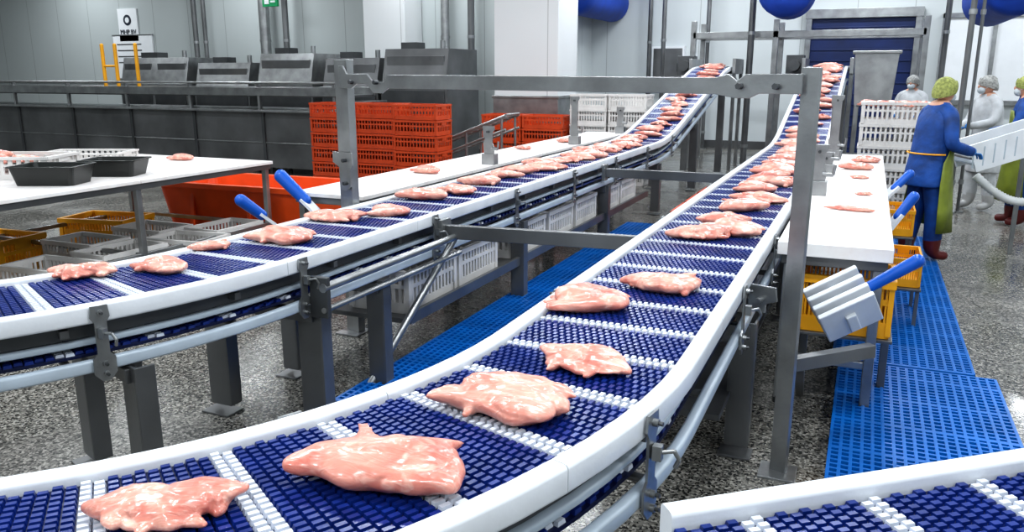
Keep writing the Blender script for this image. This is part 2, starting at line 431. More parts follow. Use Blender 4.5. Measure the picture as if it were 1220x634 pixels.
m.prism([(-.18,.86),(-.06,.86),(-.05,.80),(-.1,.78),(-.1,.74),(-.18,.74)],B-nn*0.03,dd,Z,nn,0.012,STEEL)
m.tube(B-nn*.03-dd*.12+Z*.8,B-nn*.08-dd*.12+Z*.8,.013,STEEL,8)
m.bar(B+Vector((0,.05,.50)),B+Vector((.34,.35,.52)),.05,.06,STEEL_M)
m.bar(B+Vector((.05,.10,.48)),B+Vector((.02,.95,.03)),.04,.04,STEEL_M)
m.obj('overhead_steel_frame',None,0.002)

m=MB()
m.bar((-2.36,4.28,.80),(-1.08,4.42,.80),.05,.085,STEEL_M)
m.bar((-2.36,7.6,.80),(-1.08,7.6,.80),.05,.085,STEEL_M)
for x,y in((-2.34,4.28),(-1.10,4.42),(-2.34,7.6),(-1.10,7.6)): m.box((x,y,.80),(.03,.12,.16),STEEL)
m.obj('conveyor_cross_beam',None,0.003)

def upright(x,y,h):
    m=MB()
    m.box((0,0,.05),(.13,.10,.10),STEEL)
    m.prism([(-.05,.1),(.05,.1),(.06,.16),(.04,.2),(.04,h-.06),(.06,h-.03),(.06,h),(-.06,h),(-.06,h-.09),(-.04,h-.12),(-.04,.24),(-.06,.2)],(0,-.02,0),X,Z,Y,.014,STEEL)
    m.prism([(-.05,.1),(.0,.1),(0,h-.1),(-.05,h-.1)],(0.0,.03,0),X,Z,Y,.012,STEEL)
    m.tube((.03,-.03,.15),(.10,-.04,.15),.014,STEEL,8); m.tube((.10,-.04,.15),(.11,-.04,.22),.011,STEEL,8)
    m.tube((0,-.03,h-.05),(0,-.06,h-.05),.012,STEEL_D,6)
    m.obj('upright_bracket',None,0.002,(x,y,.906))
for x,y,h in((-3.29,6.95,.36),(-3.29,9.4,.58),(-3.29,11.4,.38),(-.29,6.1,.36),(-.29,8.7,.64),(-.29,7.3,.2)): upright(x,y,h)

# ------------------------------------------------------------------ cutting tables
def cut_table(name,x0,x1,y0,y1,z=.905,ny=3,th=.03):
    m=MB(); n=max(1,round((y1-y0)/1.8)); L=(y1-y0)/n
    for i in range(n):
        m.bx(x0,x1,y0+i*L+.004,y0+(i+1)*L-.004,z-th,z,BOARD)
    m.bx(x0+.02,x1-.02,y0+.02,y1-.02,z-th-.05,z-th,STEEL_M)
    for i in range(n+1):
        y=min(max(y0+i*L,y0+.06),y1-.06)
        for x in(x0+.06,x1-.06):
            m.bx(x-.025,x+.025,y-.025,y+.025,.03,z-th-.05,STEEL); m.tube((x,y,0),(x,y,.04),.03,STEEL_D)
        m.bx(x0+.06,x1-.06,y-.015,y+.015,.25,.29,STEEL)
    for x in(x0+.06,x1-.06): m.bx(x-.015,x+.015,y0+.06,y1-.06,.25,.29,STEEL)
    m.obj(name,None,0.004)
cut_table('cutting_table',-3.85,-3.22,4.7,11.6)
cut_table('cutting_table',-.37,.18,4.27,9.4,.905,3,.07)
cut_table('work_table',-7.4,-5.4,1.5,6.35,.905)

# ------------------------------------------------------------------ crates
def crate_mesh(name,L,W,H,m,ribs=True,step=.045,rf=.45):
    b=MB(); t=.012
    b.bx(-L/2+.015,L/2-.015,-W/2+.015,W/2-.015,0,.012,m)
    for s in(-1,1):
        y=s*(W/2-t/2); x=s*(L/2-t/2)
        b.box((0,s*(W/2),H-.015),(L+.02,.03,.03),m); b.box((s*L/2,0,H-.015),(.03,W+.02,.03),m)
        b.box((0,y,.03),(L-.02,t,.06),m); b.box((x,0,.03),(t,W-.02,.06),m)
        b.box((0,y,H*.62),(L-.02,t,.022),m); b.box((x,0,H*.62),(t,W-.02,.022),m)
        n=int(L/step)
        for i in range(n+1): b.box((-L/2+.01+(L-.02)*i/n,y,H/2),(step*rf,t*.9,H-.03),m)
        n=int(W/step)
        for i in range(n+1): b.box((x,-W/2+.01+(W-.02)*i/n,H/2),(t*.9,step*rf,H-.03),m)
        b.box((s*(L/2),0,H*.8),(.02,.14,.05),m)
        for q in(-1,1): b.box((s*(L/2-.01),q*(W/2-.01),H/2),(.035,.035,H-.02),m)
    return b.mesh(name)
CW=crate_mesh('white_basket',.6,.4,.24,WCRATE)
CO=crate_mesh('orange_basket',.70,.45,.215,ORANGE_D,True,.05,.34)
CY=crate_mesh('yellow_basket',.6,.4,.22,YELLOW,step=.03)
def crate(name,me,x,y,z,rz=0,sc=1): return inst(name,me,(x,y,z),rz,sc)
e=empty('orange_crate_stack',(0,0,0))
for c in range(3):
    for k in range(6):
        inst('crate',CO,(-7.44+c*.755,10.3+(0,.08,-.06)[c],.0+k*.222),0,1,e)
e=empty('orange_crate_stack')
for c in range(2):
    for k in range(5):
        inst('crate',CO,(-5.60+c*.74,12.50,.0+k*.219),0,1,e)
def tub(name,L,W,H,m,loc,rz=0):
    b=MB(); secs=[]
    def rr(l,w,z,r=.12):
        pts=[]
        for cx,cy,a0 in((l/2-r,w/2-r,0),(-l/2+r,w/2-r,90),(-l/2+r,-w/2+r,180),(l/2-r,-w/2+r,270)):
            for i in range(6):
                a=math.radians(a0+18*i); pts.append((cx+r*math.cos(a),cy+r*math.sin(a),z))
        return pts
    secs=[rr(L-.2,W-.16,0),rr(L-.02,W-.02,H-.06),rr(L+.06,W+.06,H-.06),rr(L+.06,W+.06,H),rr(L-.05,W-.05,H),rr(L-.24,W-.2,.03)]
    b.ring(secs,m,False)
    for x in(-L*.3,0,L*.3): b.box((x,-W/2+.02,H*.5),(.05,.04,H*.75),m,Matrix.Rotation(-.1,3,'X'))
    b.obj(name,None,0.008,loc,rz)
tub('orange_tub',2.55,.9,.60,ORANGE,(-5.95,6.98,0),0.03)
for x,y,rz in((-5.75,4.1,.05),(-5.75,4.75,1.5),(-5.6,5.35,.1),(-5.72,5.95,1.55),(-6.3,5.6,0),(-6.35,4.9,0)):
    crate('white_crate',CW,x,y,.0,rz,(1,1,1.3))
for x,y,rz in((-7.1,5.75,.2),(-7.2,4.6,.1),(-6.5,3.7,0.)): crate('yellow_crate',CY,x,y,.0,rz,(1.2,1.2,1.5))
for y in(4.28,4.93,5.9,6.6,7.3,8.1,8.8): crate('white_crate',CW,-2.64,y,.332,1.57,(1,1.05,1.12))
for y in(8.8,9.6,10.4): crate('orange_crate',CO,-1.75,y+.6,.0,1.57,1)
for y in(5.2,6.2): crate('white_crate',CW,-.74,y,.315,1.57,(1,1,1))
crate('yellow_crate',CY,-.02,4.55,.42,.0,(.74,1,1.40))
crate('yellow_crate',CY,.33,6.2,.32,1.57,(.8,.5,.9)); crate('yellow_crate',CY,.33,7.6,.42,1.57,(.8,.5,1))
m=MB()
m.bx(-.3,.22,4.33,4.80,.40,.417,STEEL_M)
for y,z in((6.2,.30),(7.6,.40)):
    m.bx(.22,.44,y-.28,y+.28,z,z+.017,STEEL_M)
    for xx in(.24,.42):
        for yy in(-.25,.25): m.bx(xx-.012,xx+.012,y+yy-.012,y+yy+.012,0,z,STEEL_M)
m.bx(-.24,-.2,4.62,4.66,0,.4,STEEL_M);m.bx(.18,.22,4.62,4.66,0,.4,STEEL_M)
m.obj('crate_shelf',None,.003)
e=empty('white_crate_stack')
for k in range(6): inst('crate',CW,(.26,9.95,.02+k*.238),0,(1.1,1.1,1),e)
e=empty('white_crate_stack')
for k in range(6): inst('crate',CW,(-3.5,12.7,.0+k*.238),0,(1,1.1,1),e)
for k in range(6): inst('crate',CW,(-4.15,12.7,.0+k*.238),0,(1,1.1,1),e)
m=MB()
for yy in(0,.5):
    m.tube((-6.2,10.9+yy,.65),(-4.9,10.9+yy,1.15),.025,STEEL); m.tube((-6.2,10.9+yy,.45),(-4.9,10.9+yy,.95),.02,STEEL)
    for t in(0.05,.5,.95): m.tube((-6.2+1.3*t,10.9+yy,0),(-6.2+1.3*t,10.9+yy,.65+.5*t),.02,STEEL)
for i in range(14):
    t=i/13; m.tube((-6.2+1.3*t,10.9,.66+.5*t),(-6.2+1.3*t,11.4,.66+.5*t),.018,STEEL)
m.obj('roller_ramp')

def tray(name,m,x,y,z,L=.5,W=.34,H=.11,rz=0):
    b=MB(); secs=[]
    def rr(l,w,zz,r=.03):
        pts=[]
        for cx,cy,a0 in((l/2-r,w/2-r,0),(-l/2+r,w/2-r,90),(-l/2+r,-w/2+r,180),(l/2-r,-w/2+r,270)):
            for i in range(4):
                a=math.radians(a0+30*i); pts.append((cx+r*math.cos(a),cy+r*math.sin(a),zz))
        return pts
    b.ring([rr(L-.06,W-.06,0),rr(L,W,H-.01),rr(L+.03,W+.03,H-.01),rr(L+.03,W+.03,H),rr(L-.01,W-.01,H),rr(L-.07,W-.07,.012)],m,False)
    b.obj(name,None,.002,(x,y,z),rz)
tray('black_tray',BLACKP,-5.85,4.30,.906,.50,.36,.15,.42); tray('black_tray',BLACKP,-5.87,4.90,.906,.46,.34,.14,.42)
crate('white_crate',CW,-6.62,4.45,.906,.42,(1.6,1.2,.78))
crate('white_crate',CW,-6.75,5.35,.906,.42,(1.2,1.1,.55))

# ------------------------------------------------------------------ scrapers / handles
def paddle(loc,rot,n=4):
    e=empty('blue_handled_scraper',loc); e.rotation_euler=rot
    b=MB()
    for i in range(n):
        b.box((0,i*.06-.09,0),(.27,.026,.21),HDPE)
    b.box((.0,0,-.02),(.05,.24,.12),HDPE)
    b.obj('white_blades',e,.006)
    b=MB(); b.tube((.12,0,.03),(.38,0,.06),.026,HANDLE,16,.032); b.ell((.38,0,.06),(.032,.032,.032),HANDLE); b.ell((.12,0,.03),(.026,.026,.026),HANDLE)
    b.obj('blue_grip',e)
def handle(a,b_,r=.032):
    b=MB(); b.tube(a,b_,r,HANDLE,16,r*1.15); b.ell(a,(r,r,r),HANDLE); b.ell(b_,(r*1.15,)*3,HANDLE)
    d=(Vector(a)-Vector(b_)).normalized(); p=Vector(a)
    b.box(p+d*.05,(.10,.02,.14),HDPE,d.to_track_quat('Z','Y').to_matrix())
    b.obj('blue_tool_handle')
paddle((-.03,4.03,.67),(math.radians(34),math.radians(-30),math.radians(14)))
handle((.24,5.75,.84),(.32,5.78,.97),.03); handle((.24,6.9,.88),(.34,6.95,.99),.03)
handle((-3.66,4.62,.86),(-3.85,4.60,1.03),.042); handle((-3.70,4.20,.82),(-3.78,4.10,.93),.036)

# ------------------------------------------------------------------ walkways (grating)
def grating(name,x0,x1,y0,y1,z=.06,sp=.045,bw=.015):
    m=MB()
    n=int((x1-x0)/sp)
    for i in range(n+1):
        x=x0+(x1-x0)*i/n; m.bx(x-bw/2,x+bw/2,y0,y1,z-.02,z,GRATE)
    n=int((y1-y0)/sp)
    for i in range(n+1):
        y=y0+(y1-y0)*i/n; w=bw if i%8 else .03
        m.bx(x0,x1,y-w/2,y+w/2,z-.022,z-.001,GRATE)
    m.bx(x0,x1,y0,y1,.012,.02,BLUE_U)
    y=y0+.1
    while y<y1:
        for x in(x0+.03,(x0+x1)/2,x1-.03): m.bx(x-.02,x+.02,y-.02,y+.02,0,z-.02,GRATE)
        y+=.8
    m.obj(name)
grating('blue_walkway_mat',-.02,.80,2.3,5.0); grating('blue_walkway_mat',-.06,.70,5.05,9.4)
grating('blue_walkway_mat',-2.47,-1.45,2.9,9.0)

# ------------------------------------------------------------------ chicken
def bake(me,voxel,it):
    o=bpy.data.objects.new('tmp',me); COL.objects.link(o)
    rm=o.modifiers.new('r','REMESH'); rm.mode='VOXEL'; rm.voxel_size=voxel
    sm=o.modifiers.new('s','SMOOTH'); sm.iterations=it; sm.factor=.5
    dg=bpy.context.evaluated_depsgraph_get(); dg.update()
    nm=bpy.data.meshes.new_from_object(o.evaluated_get(dg))
    bpy.data.objects.remove(o); return nm
def chicken_variant(seed):
    rnd=random.Random(seed*7+1); bm=bmesh.new(); u=rnd.uniform
    def lobe(c,r,rz,ry=0,taper=0,bend=0,sub=3):
        t=bmesh.ops.create_icosphere(bm,subdivisions=sub,radius=1)
        R=Matrix.Rotation(rz,3,'Z')@Matrix.Rotation(ry,3,'Y')
        for v in t['verts']:
            p=v.co.copy(); k=1-taper*p.x; b=bend*p.x*p.x
            p=Vector((p.x*r[0],p.y*r[1]*k+b,p.z*r[2]*(1-taper*.6*p.x))); v.co=R@p+Vector(c)
    kind=seed%3
    if kind==0:
        lobe((-.075,.02,.032),(.125,.058,.032),math.pi+u(-.35,-.1),u(-.1,.1),.48,.025)
        lobe((.065,.02,.034),(.125,.062,.035),u(-.1,.35),u(-.1,.1),.5,-.025)
        lobe((.0,-.03,.024),(.075,.05,.024),u(-.3,.3),0,.1)
    elif kind==1:
        lobe((-.02,-.03,.030),(.165,.056,.031),u(2.9,3.3),0,.5,.035)
        lobe((.03,.035,.042),(.145,.054,.030),u(-.25,.2),.06,.5,-.035)
        lobe((.10,-.02,.026),(.06,.05,.026),u(.3,1.0),0,.2)
    else:
        lobe((-.05,.0,.034),(.145,.076,.037),u(2.9,3.4),0,.5,.025)
        lobe((.080,.0,.032),(.095,.066,.032),u(-.6,.6),0,.35,.02)
        lobe((.050,.04,.046),(.080,.034,.022),u(-.6,.8),.06,.4,.02)
    lobe((u(-.03,.05),u(-.02,.02),.056),(.10,.024,.014),u(-.5,.5),u(-.10,.10),.4,u(-.03,.03))
    lobe((u(-.10,.0),u(-.06,-.03),.024),(.08,.026,.018),u(-.5,.3),0,.4,.02)
    for i in range(6):
        a=u(0,6.28); rx=.125*math.cos(a); ry_=.066*math.sin(a)
        lobe((rx,ry_,u(.014,.024)),(u(.03,.05),u(.015,.024),u(.011,.016)),a+u(-.9,.9),u(-.1,.1),.4,u(-.01,.01),2)
    me=bpy.data.meshes.new('tmp'); bm.to_mesh(me); bm.free()
    nm=bake(me,.0045,2)
    off=Vector((seed*3.1,seed*1.7,0)); rot=Matrix.Rotation(u(-.4,.4),3,'Z')
    for v in nm.vertices:
        p=v.co.copy(); pr=rot@p
        q=Vector((pr.x*8,pr.y*18,pr.z*12))+off
        d=.002+noise.noise(q)*.010+noise.noise(q*2.4)*.004
        r=1-abs(noise.noise(Vector((pr.x*6,pr.y*18,pr.z*5))+off*2)); d-= max(0,r-.9)*.07*min(1,max(0,(p.z-.02)/.02))
        p+=v.normal*d
        p.x+=noise.noise(Vector((p.y*14,seed,2)))*.025; p.y+=noise.noise(Vector((p.x*12,seed,7)))*.025
        v.co=p
    nm.update(); nm=bake(nm,.0042,2); nm.name='chicken_breast_mesh'
    for v in nm.vertices:
        p=v.co; pr=rot@p
        dz=noise.noise(Vector((pr.x*22,pr.y*95,pr.z*50))+off)*.0012
        p.z+=dz
        if p.z<.004: p.z=.002+ p.z*.02
    nm.polygons.foreach_set('use_smooth',[True]*len(nm.polygons))
    nm.materials.clear(); nm.materials.append(MEAT); nm.update()
    return nm
CH=[chicken_variant(i) for i in range(9)]
near=[(-1.19,1.02,.82,25,0,1.15),(-.876,1.32,1.12,-4,2,1.1),(-.80,1.77,1.10,0,1,1.05),(-.70,2.13,.80,-15,3,1.35),(-.90,2.74,1.0,25,4,1.2),(-.69,3.10,.92,-5,5,1.2),
      (-.74,4.22,1.0,20,0,1.1),(-.62,4.42,1.0,-20,1,1.1),(-.70,4.68,.9,10,8,1),(-.68,5.2,1.05,30,2,1),(-.62,5.55,1.0,0,3,1),(-.72,6.1,1.0,10,4,1),(-.63,6.5,1.05,-15,5,1),
      (-3.03,2.30,.85,15,6,1),(-2.80,2.52,.78,-5,7,1),(-2.74,3.25,1.05,10,1,1.1),(-2.93,2.95,.6,40,5,.8),(-2.84,3.85,1.0,10,0,1),(-2.66,4.15,.85,30,4,1),
      (-2.78,4.8,1.05,5,2,1),(-2.70,5.15,.9,-15,1,1),(-2.75,5.65,1.0,10,5,1)]
for i,(x,y,sc,rz,k,wy) in enumerate(near):
    inst('chicken_breast',CH[k],(x,y,.9005),math.radians(rz+10),(sc,sc*wy,sc*1.0))
eb=empty('chicken_breasts_on_belt')
rnd=random.Random(3)
for xc,ya in((XR,6.9),(XL,6.1)):
    y=ya
    while y<15.8:
        z=zprof(y); sl=(zprof(y+.05)-zprof(y-.05))/.1
        o=inst('fillet',CH[rnd.randrange(9)],(xc+rnd.uniform(-.09,.11),y,z+.001),0,rnd.uniform(.9,1.15),eb)
        o.rotation_euler=(math.atan(sl),0,rnd.uniform(-.6,.8)+rnd.choice((0,math.pi))); y+=rnd.uniform(.24,.36)
et=empty('chicken_pieces_on_table')
for x,y,sc in((-3.50,6.1,.85),(.02,6.2,.35),(-3.6,8.5,.6),(-6.3,6.05,.8),(-.05,7.9,.85),(.02,8.6,.8),(-.02,7.2,.4),(-3.5,9.6,.7)):
    inst('piece',CH[rnd.randrange(9)],(x,y,.906),rnd.uniform(-.4,.4),sc,et)
inst('strip',CH[1],(-.05,5.45,.906),-.15,(.9,.3,.4),et)
et=empty('chicken_in_crate')
for k in range(9): inst('fillet',CH[rnd.randrange(9)],(-6.95+.42*rnd.random(),4.20+.42*rnd.random(),1.02+.03*(k//4)),rnd.uniform(0,6),.85,et)
for x,y in((.1,9.9),(.35,9.95),(.2,10.0),(.0,10.05),(.4,9.8),(.5,10.0)): inst('fillet',CH[rnd.randrange(9)],(x,y,1.40),rnd.uniform(0,6),.85,et)

# ------------------------------------------------------------------ background equipment
m=MB()
x0,x1=-21,-8.2
m.bx(x0,x1,11.35,12.2,.12,1.10,STEEL_M)
m.bx(x0,x1+.1,11.2,12.3,1.10,1.14,STEEL)
m.bx(x0,x1+.2,11.25,11.35,1.38,1.52,STEEL); m.bx(x0,x1+.2,12.1,12.2,1.38,1.52,STEEL)
m.bx(x0,x1+.2,11.3,12.15,1.36,1.40,STEEL_M)
m.tube((x0,11.22,1.60),(x1+.2,11.22,1.60),.022,STEEL)
x=x1
while x>x0:
    m.bx(x-.03,x+.03,11.32,11.36,.12,1.10,STEEL_D); m.bx(x-.05,x,11.28,11.34,1.14,1.6,STEEL)
    m.bx(x-.06,x,11.5,11.56,0,.12,STEEL_D); m.bx(x-.06,x,12.0,12.06,0,.12,STEEL_D); x-=1.6
m.bx(x0,x1,11.33,11.36,.55,.57,STEEL)
m.bx(x1,x1+.5,11.4,12.1,.1,1.3,STEEL_M); m.bx(x1+.05,x1+.45,11.37,11.4,.3,1.1,STEEL_D)
m.obj('stainless_wash_tank',None,.004)
def machine(x0,x1,y0,y1,h,hm=None):
    m=MB(); w=x1-x0; hm=hm or STEEL_M
    m.bx(x0,x1,y0,y1,.15,h*.72,hm)
    m.prism([(y0,h*.72),(y1,h*.72),(y1,h),(y0+(y1-y0)*.12,h)],(x0+w/2,0,0),Y,Z,X,w-.06,hm)
    m.bx(x0-.03,x1+.03,y0-.03,y1,h*.70,h*.735,STEEL)
    n=max(1,int(w/.8))
    for i in range(n):
        a=x0+w*i/n+.05; b=x0+w*(i+1)/n-.05
        m.bx(a,b,y0-.02,y0,.25,h*.66,STEEL_D); m.tube((b-.08,y0-.05,h*.35),(b-.08,y0-.05,h*.48),.012,STEEL)
        m.bx(a,a+.05,y0+.05,y0+.1,0,.15,STEEL_D); m.bx(b-.05,b,y1-.1,y1-.05,0,.15,STEEL_D)
        m.bx(a+.05,b-.05,y0+.08,y0+.12,h*.78,h*.94,STEEL_M)
    m.bx(x0+w*.2,x0+w*.45,y0+.3,y0+.6,h,h+.12,STEEL_D); m.tube((x0+w*.7,(y0+y1)/2,h),(x0+w*.7,(y0+y1)/2,h+.16),.05,STEEL)
    m.obj('processing_machine',None,.005)
machine(-15.6,-13.6,13.4,14.6,2.1,STEEL); machine(-13.4,-11.9,13.4,14.6,1.98,STEEL); machine(-11.6,-10.2,13.3,14.6,2.15,STEEL); machine(-9.9,-8.6,13.2,14.5,2.05); machine(-8.4,-7.0,13.0,14.3,2.2)
m=MB()
m.bx(-6.15,-4.95,13.2,14.2,1.36,4.99,PILM); m.bx(-6.17,-4.93,13.18,14.22,0,1.36,STEEL); m.bx(-6.19,-4.91,13.16,14.24,1.33,1.38,STEEL)
m.obj('tiled_pillar',None,.01)
m=MB(); m.bx(-9.9,-8.9,14.75,15.46,0,4.99,PILM); m.bx(-9.92,-8.88,14.73,14.76,1.3,1.36,STEEL); m.obj('pilaster_column',None,.01)
def pipes(lst):
    for x,y,r,z0,z1 in lst:
        m=MB(); m.tube((x,y,z0),(x,y,z1),r,STEEL_M if r<.09 else STEEL,14)
        for z in(z0+.4,(z0+z1)/2,z1-.4): m.tube((x,y,z-.03),(x,y,z+.03),r+.012,STEEL,14)
        m.tube((x,y,z0),(x,y,z0+.02),r+.05,STEEL,14)
        m.obj('vertical_pipe')
pipes([(-15.0,15.2,.06,0,4.98),(-14.7,15.2,.05,0,4.98),(-12.9,15.2,.12,0,4.98),(-12.3,15.2,.07,0,4.98),(-8.2,15.2,.09,0,4.98),(-7.6,15.2,.07,0,4.98),
       (-4.4,18.5,.05,0,4.98),(-3.6,19.5,.05,0,4.98),(-2.15,16.0,.06,0,4.98),(1.05,11.6,.035,0,4.98),(1.17,11.7,.02,0,4.98),(1.15,17,.05,0,4.98),(-5.0,19.6,.05,0,4.98)])
e=empty('wall_sign',(-17.5,15.478,2.96)); m=MB(); m.bx(-.33,.33,-.02,.02,-.4,.4,PAPER); m.tube((0,-.02,.12),(0,-.03,.12),.13,INK,24); m.tube((0,-.03,.12),(0,-.035,.12),.07,PAPER,24); m.obj('panel',e,.004)
tx=bpy.data.curves.new('lettering','FONT'); tx.body='MHP BV'; tx.size=.16; tx.align_x='CENTER'; tx.extrude=.003; tx.materials.append(INK)
o=bpy.data.objects.new('lettering',tx); COL.objects.link(o); o.parent=e; o.location=(0,-.03,-.22); o.rotation_euler=(math.pi/2,0,0)
m=MB(); m.bx(-.68,.68,-.02,.02,-.55,.55,PAPER)
for z in(.3,.15,0,-.15): m.bx(-.55,.3,-.026,-.02,z,z+.03,STEEL_M)
m.bx(-.7,.7,-.03,.02,-.56,-.53,STEEL); m.bx(-.7,.7,-.03,.02,.53,.56,STEEL)
m.obj('notice_board',None,.003,(-17.4,15.478,2.17))
m=MB(); m.bx(-.2,.2,-.03,.03,-.1,.1,GREEN); m.bx(-.14,-.02,-.036,-.03,-.05,.05,PAPER); m.bx(.02,.15,-.036,-.03,-.02,.02,PAPER); m.tube((0,0,.1),(0,0,1.64),.01,STEEL); m.obj('exit_sign',None,.003,(-12.1,14.5,3.27))
m=MB()
for x in(-13.9,-13.55,-13.0):
    m.tube((x,11.6,1.40),(x,11.6,2.3),.035,YELLOW,12); m.ell((x,11.6,2.3),(.035,.035,.03),YELLOW)
    m.tube((x,11.6,1.40),(x,11.6,1.43),.07,STEEL,12)
m.tube((-13.9,11.6,1.9),(-13.55,11.6,1.9),.022,YELLOW)
m.obj('yellow_guard_posts')
m=MB()
m.bx(-1.36,.74,19.90,19.97,0,2.95,NAVY)
for i in range(12): m.bx(-1.36,.74,19.88,19.90,.1+i*.24,.13+i*.24,NAVY)
for x in(-1.42,.80): m.bx(x-.06,x+.06,19.82,19.99,0,3.05,STEEL)
m.bx(-1.5,.88,19.8,19.99,2.95,3.15,STEEL)
m.obj('door_1',None,.005)
m=MB()
for y in(16.4,17.4):
    m.bx(-3.3,.8,y-.05,y+.05,2.42,2.54,STEEL)
    for x in(-3.3,-1.75,.8): m.bx(x-.05,x+.05,y-.05,y+.05,0,2.75,STEEL)
for x in(-3.3,-1.75,.8): m.bx(x-.04,x+.04,16.4,17.4,2.43,2.53,STEEL)
m.obj('steel_gantry',None,.004)
def duct(x,z,r,y0,y1):
    m=MB(); secs=[]
    for y,k in[(y0-.18,.05),(y0-.15,.5),(y0-.08,.85),(y0,1.0)]+[(y0+(y1-y0)*i/8,1.0) for i in range(1,9)]:
        secs.append([(x+r*k*math.cos(2*math.pi*i/28),y,z+r*k*math.sin(2*math.pi*i/28)) for i in range(28)])
    m.ring(secs,DUCTB)
    for i in range(4):
        y=y0+.3+i*(y1-y0-.6)/3; m.tube((x,y,z+r),(x,y,4.99),.012,STEEL)
    m.obj('blue_air_duct')
duct(-6.05,3.42,.42,17,19.9); duct(-1.50,3.16,.46,15.0,15.8); duct(1.68,2.94,.42,13,16.0)
m=MB(); m.bx(-6.58,-6.3,16.6,17.1,1.95,2.65,DUCTB); m.bx(-6.56,-6.32,16.58,16.6,2.0,2.6,HANDLE); m.bx(-6.32,-6.28,16.65,17.05,2.1,2.2,PAPER); m.obj('wall_dispenser',None,.02)
for xc in(XL,XR):
    m=MB(); m.bx(xc-.42,xc-.36,15.2,16.2,1.75,2.02,STEEL); m.bx(xc+.36,xc+.42,15.2,16.2,1.75,2.02,STEEL)
    m.tube((xc-.42,16.12,1.84),(xc+.42,16.12,1.84),.05,STEEL_D,16); m.bx(xc-.72,xc-.42,15.6,15.95,1.72,2.08,STEEL_D); m.tube((xc-.57,15.4,1.9),(xc-.57,15.6,1.9),.10,STEEL_D,16)
    for sx in(-.39,.39):
        for y in(15.3,16.1): m.bx(xc+sx-.03,xc+sx+.03,y-.03,y+.03,0,1.75,STEEL)
    m.obj('conveyor_drive_unit',None,.004)
m=MB()
m.prism([(-.24,0),(.24,0),(.29,.75),(-.29,.75)],(.03,13.1,1.30),X,Z,Y,.7,STEEL); m.bx(-.29,.35,12.72,13.48,2.03,2.07,STEEL)
for x in(-.18,.24):
    for y in(12.8,13.4): m.bx(x-.03,x+.03,y-.03,y+.03,0,1.3,STEEL)
m.bx(-.2,.26,12.78,12.82,.5,.55,STEEL); m.obj('stainless_hopper',None,.006)
m=MB()
m.bx(-5.0,-4.2,19.85,20,1.4,2.4,PAPER); m.bx(-4.95,-4.25,19.83,19.85,1.45,2.35,STEEL_M); m.tube((-4.35,19.8,1.8),(-4.35,19.8,2.0),.012,STEEL_D); m.obj('wall_cabinet',None,.004)
m=MB()
m.bx(1.3,3.2,19.9,19.98,1.2,2.9,PAPER)
for x in(1.3,2.25,3.2): m.bx(x-.04,x+.04,19.85,20,1.1,3.0,STEEL)
for z in(1.15,2.95): m.bx(1.26,3.24,19.85,20,z-.05,z+.05,STEEL)
m.obj('window_1',None,.004)
m=MB(); m.bx(2.3,3.1,14.2,14.9,0,1.9,STEEL); m.bx(2.35,3.05,14.17,14.2,.2,1.8,STEEL_M); m.tube((2.5,14.5,1.9),(2.5,14.5,2.1),.02,STEEL_D)
for i,mm in enumerate((GREEN,YELLOW,ORANGE)): m.tube((2.5,14.5,2.1+i*.08),(2.5,14.5,2.17+i*.08),.035,mm,12)
m.obj('control_cabinet',None,.004)
m=MB()
a=Vector((.86,8.75,.98)); b=Vector((2.9,9.35,1.72)); d=(b-a)
q=Vector((-d.y,d.x,0)).normalized()
for sgn in(-1,1):
    m.bar(a+q*sgn*.22,b+q*sgn*.22,.03,.26,HDPE)
m.bar(a-Z*.05,b-Z*.05,.44,.02,HDPE_T)
for i in range(24):
    p=a+d*(i/24)+Z*.0; m.bar(p-q*.2,p+q*.2,.03,.02,STEEL_M)
    pp=a+d*(i/24)-q*.236; m.box(pp,(.012,.006,.18),HDPE_T)
for t in(.3,.85):
    p=a+d*t
    for sgn in(-1,1): m.bar(p+q*sgn*.2-Z*.1,Vector((p.x+q.x*sgn*.2,p.y+q.y*sgn*.2,0)),.04,.04,STEEL)
m.obj('inclined_chute_conveyor',None,.004)
m=MB(); pts=[]
for i in range(60):
    t=i/59; pts.append(Vector((.95+.75*t,8.42-.05*t,.84-.28*math.sin(t*math.pi*.9)+.12*t)))
secs=[]
for i,p in enumerate(pts):
    dd_=(pts[min(i+1,59)]-pts[max(i-1,0)]).normalized(); r=.042 if i%2 else .034
    u=Vector((0,1,0)); w=dd_.cross(u).normalized()
    secs.append([p+(u*math.cos(2*math.pi*k/14)+w*math.sin(2*math.pi*k/14))*r for k in range(14)])
m.ring(secs,PIPEW); m.obj('corrugated_hose')

# ------------------------------------------------------------------ people
def skinned(name,V,E,R,mats,sub=1,root=0,parent=None,assign=None):
    me=bpy.data.meshes.new(name); me.from_pydata(V,E,[]); o=bpy.data.objects.new(name,me); COL.objects.link(o)
    sk=o.modifiers.new('Skin','SKIN'); sk.use_smooth_shade=True
    if not me.skin_vertices: return o
    for i,r in enumerate(R):
        r=r if isinstance(r,tuple) else (r,r)
        me.skin_vertices[0].data[i].radius=r; me.skin_vertices[0].data[i].use_root=(i==root)
    sb=o.modifiers.new('Sub','SUBSURF'); sb.levels=sub; sb.render_levels=sub
    dg=bpy.context.evaluated_depsgraph_get(); dg.update()
    nm=bpy.data.meshes.new_from_object(o.evaluated_get(dg)); bpy.data.objects.remove(o)
    nm.materials.clear()
    for m_ in mats: nm.materials.append(m_)
    for p in nm.polygons:
        p.use_smooth=True
        p.material_index=assign(p.center) if assign else 0
    o=bpy.data.objects.new(name,nm); COL.objects.link(o)
    if parent: o.parent=parent
    return o
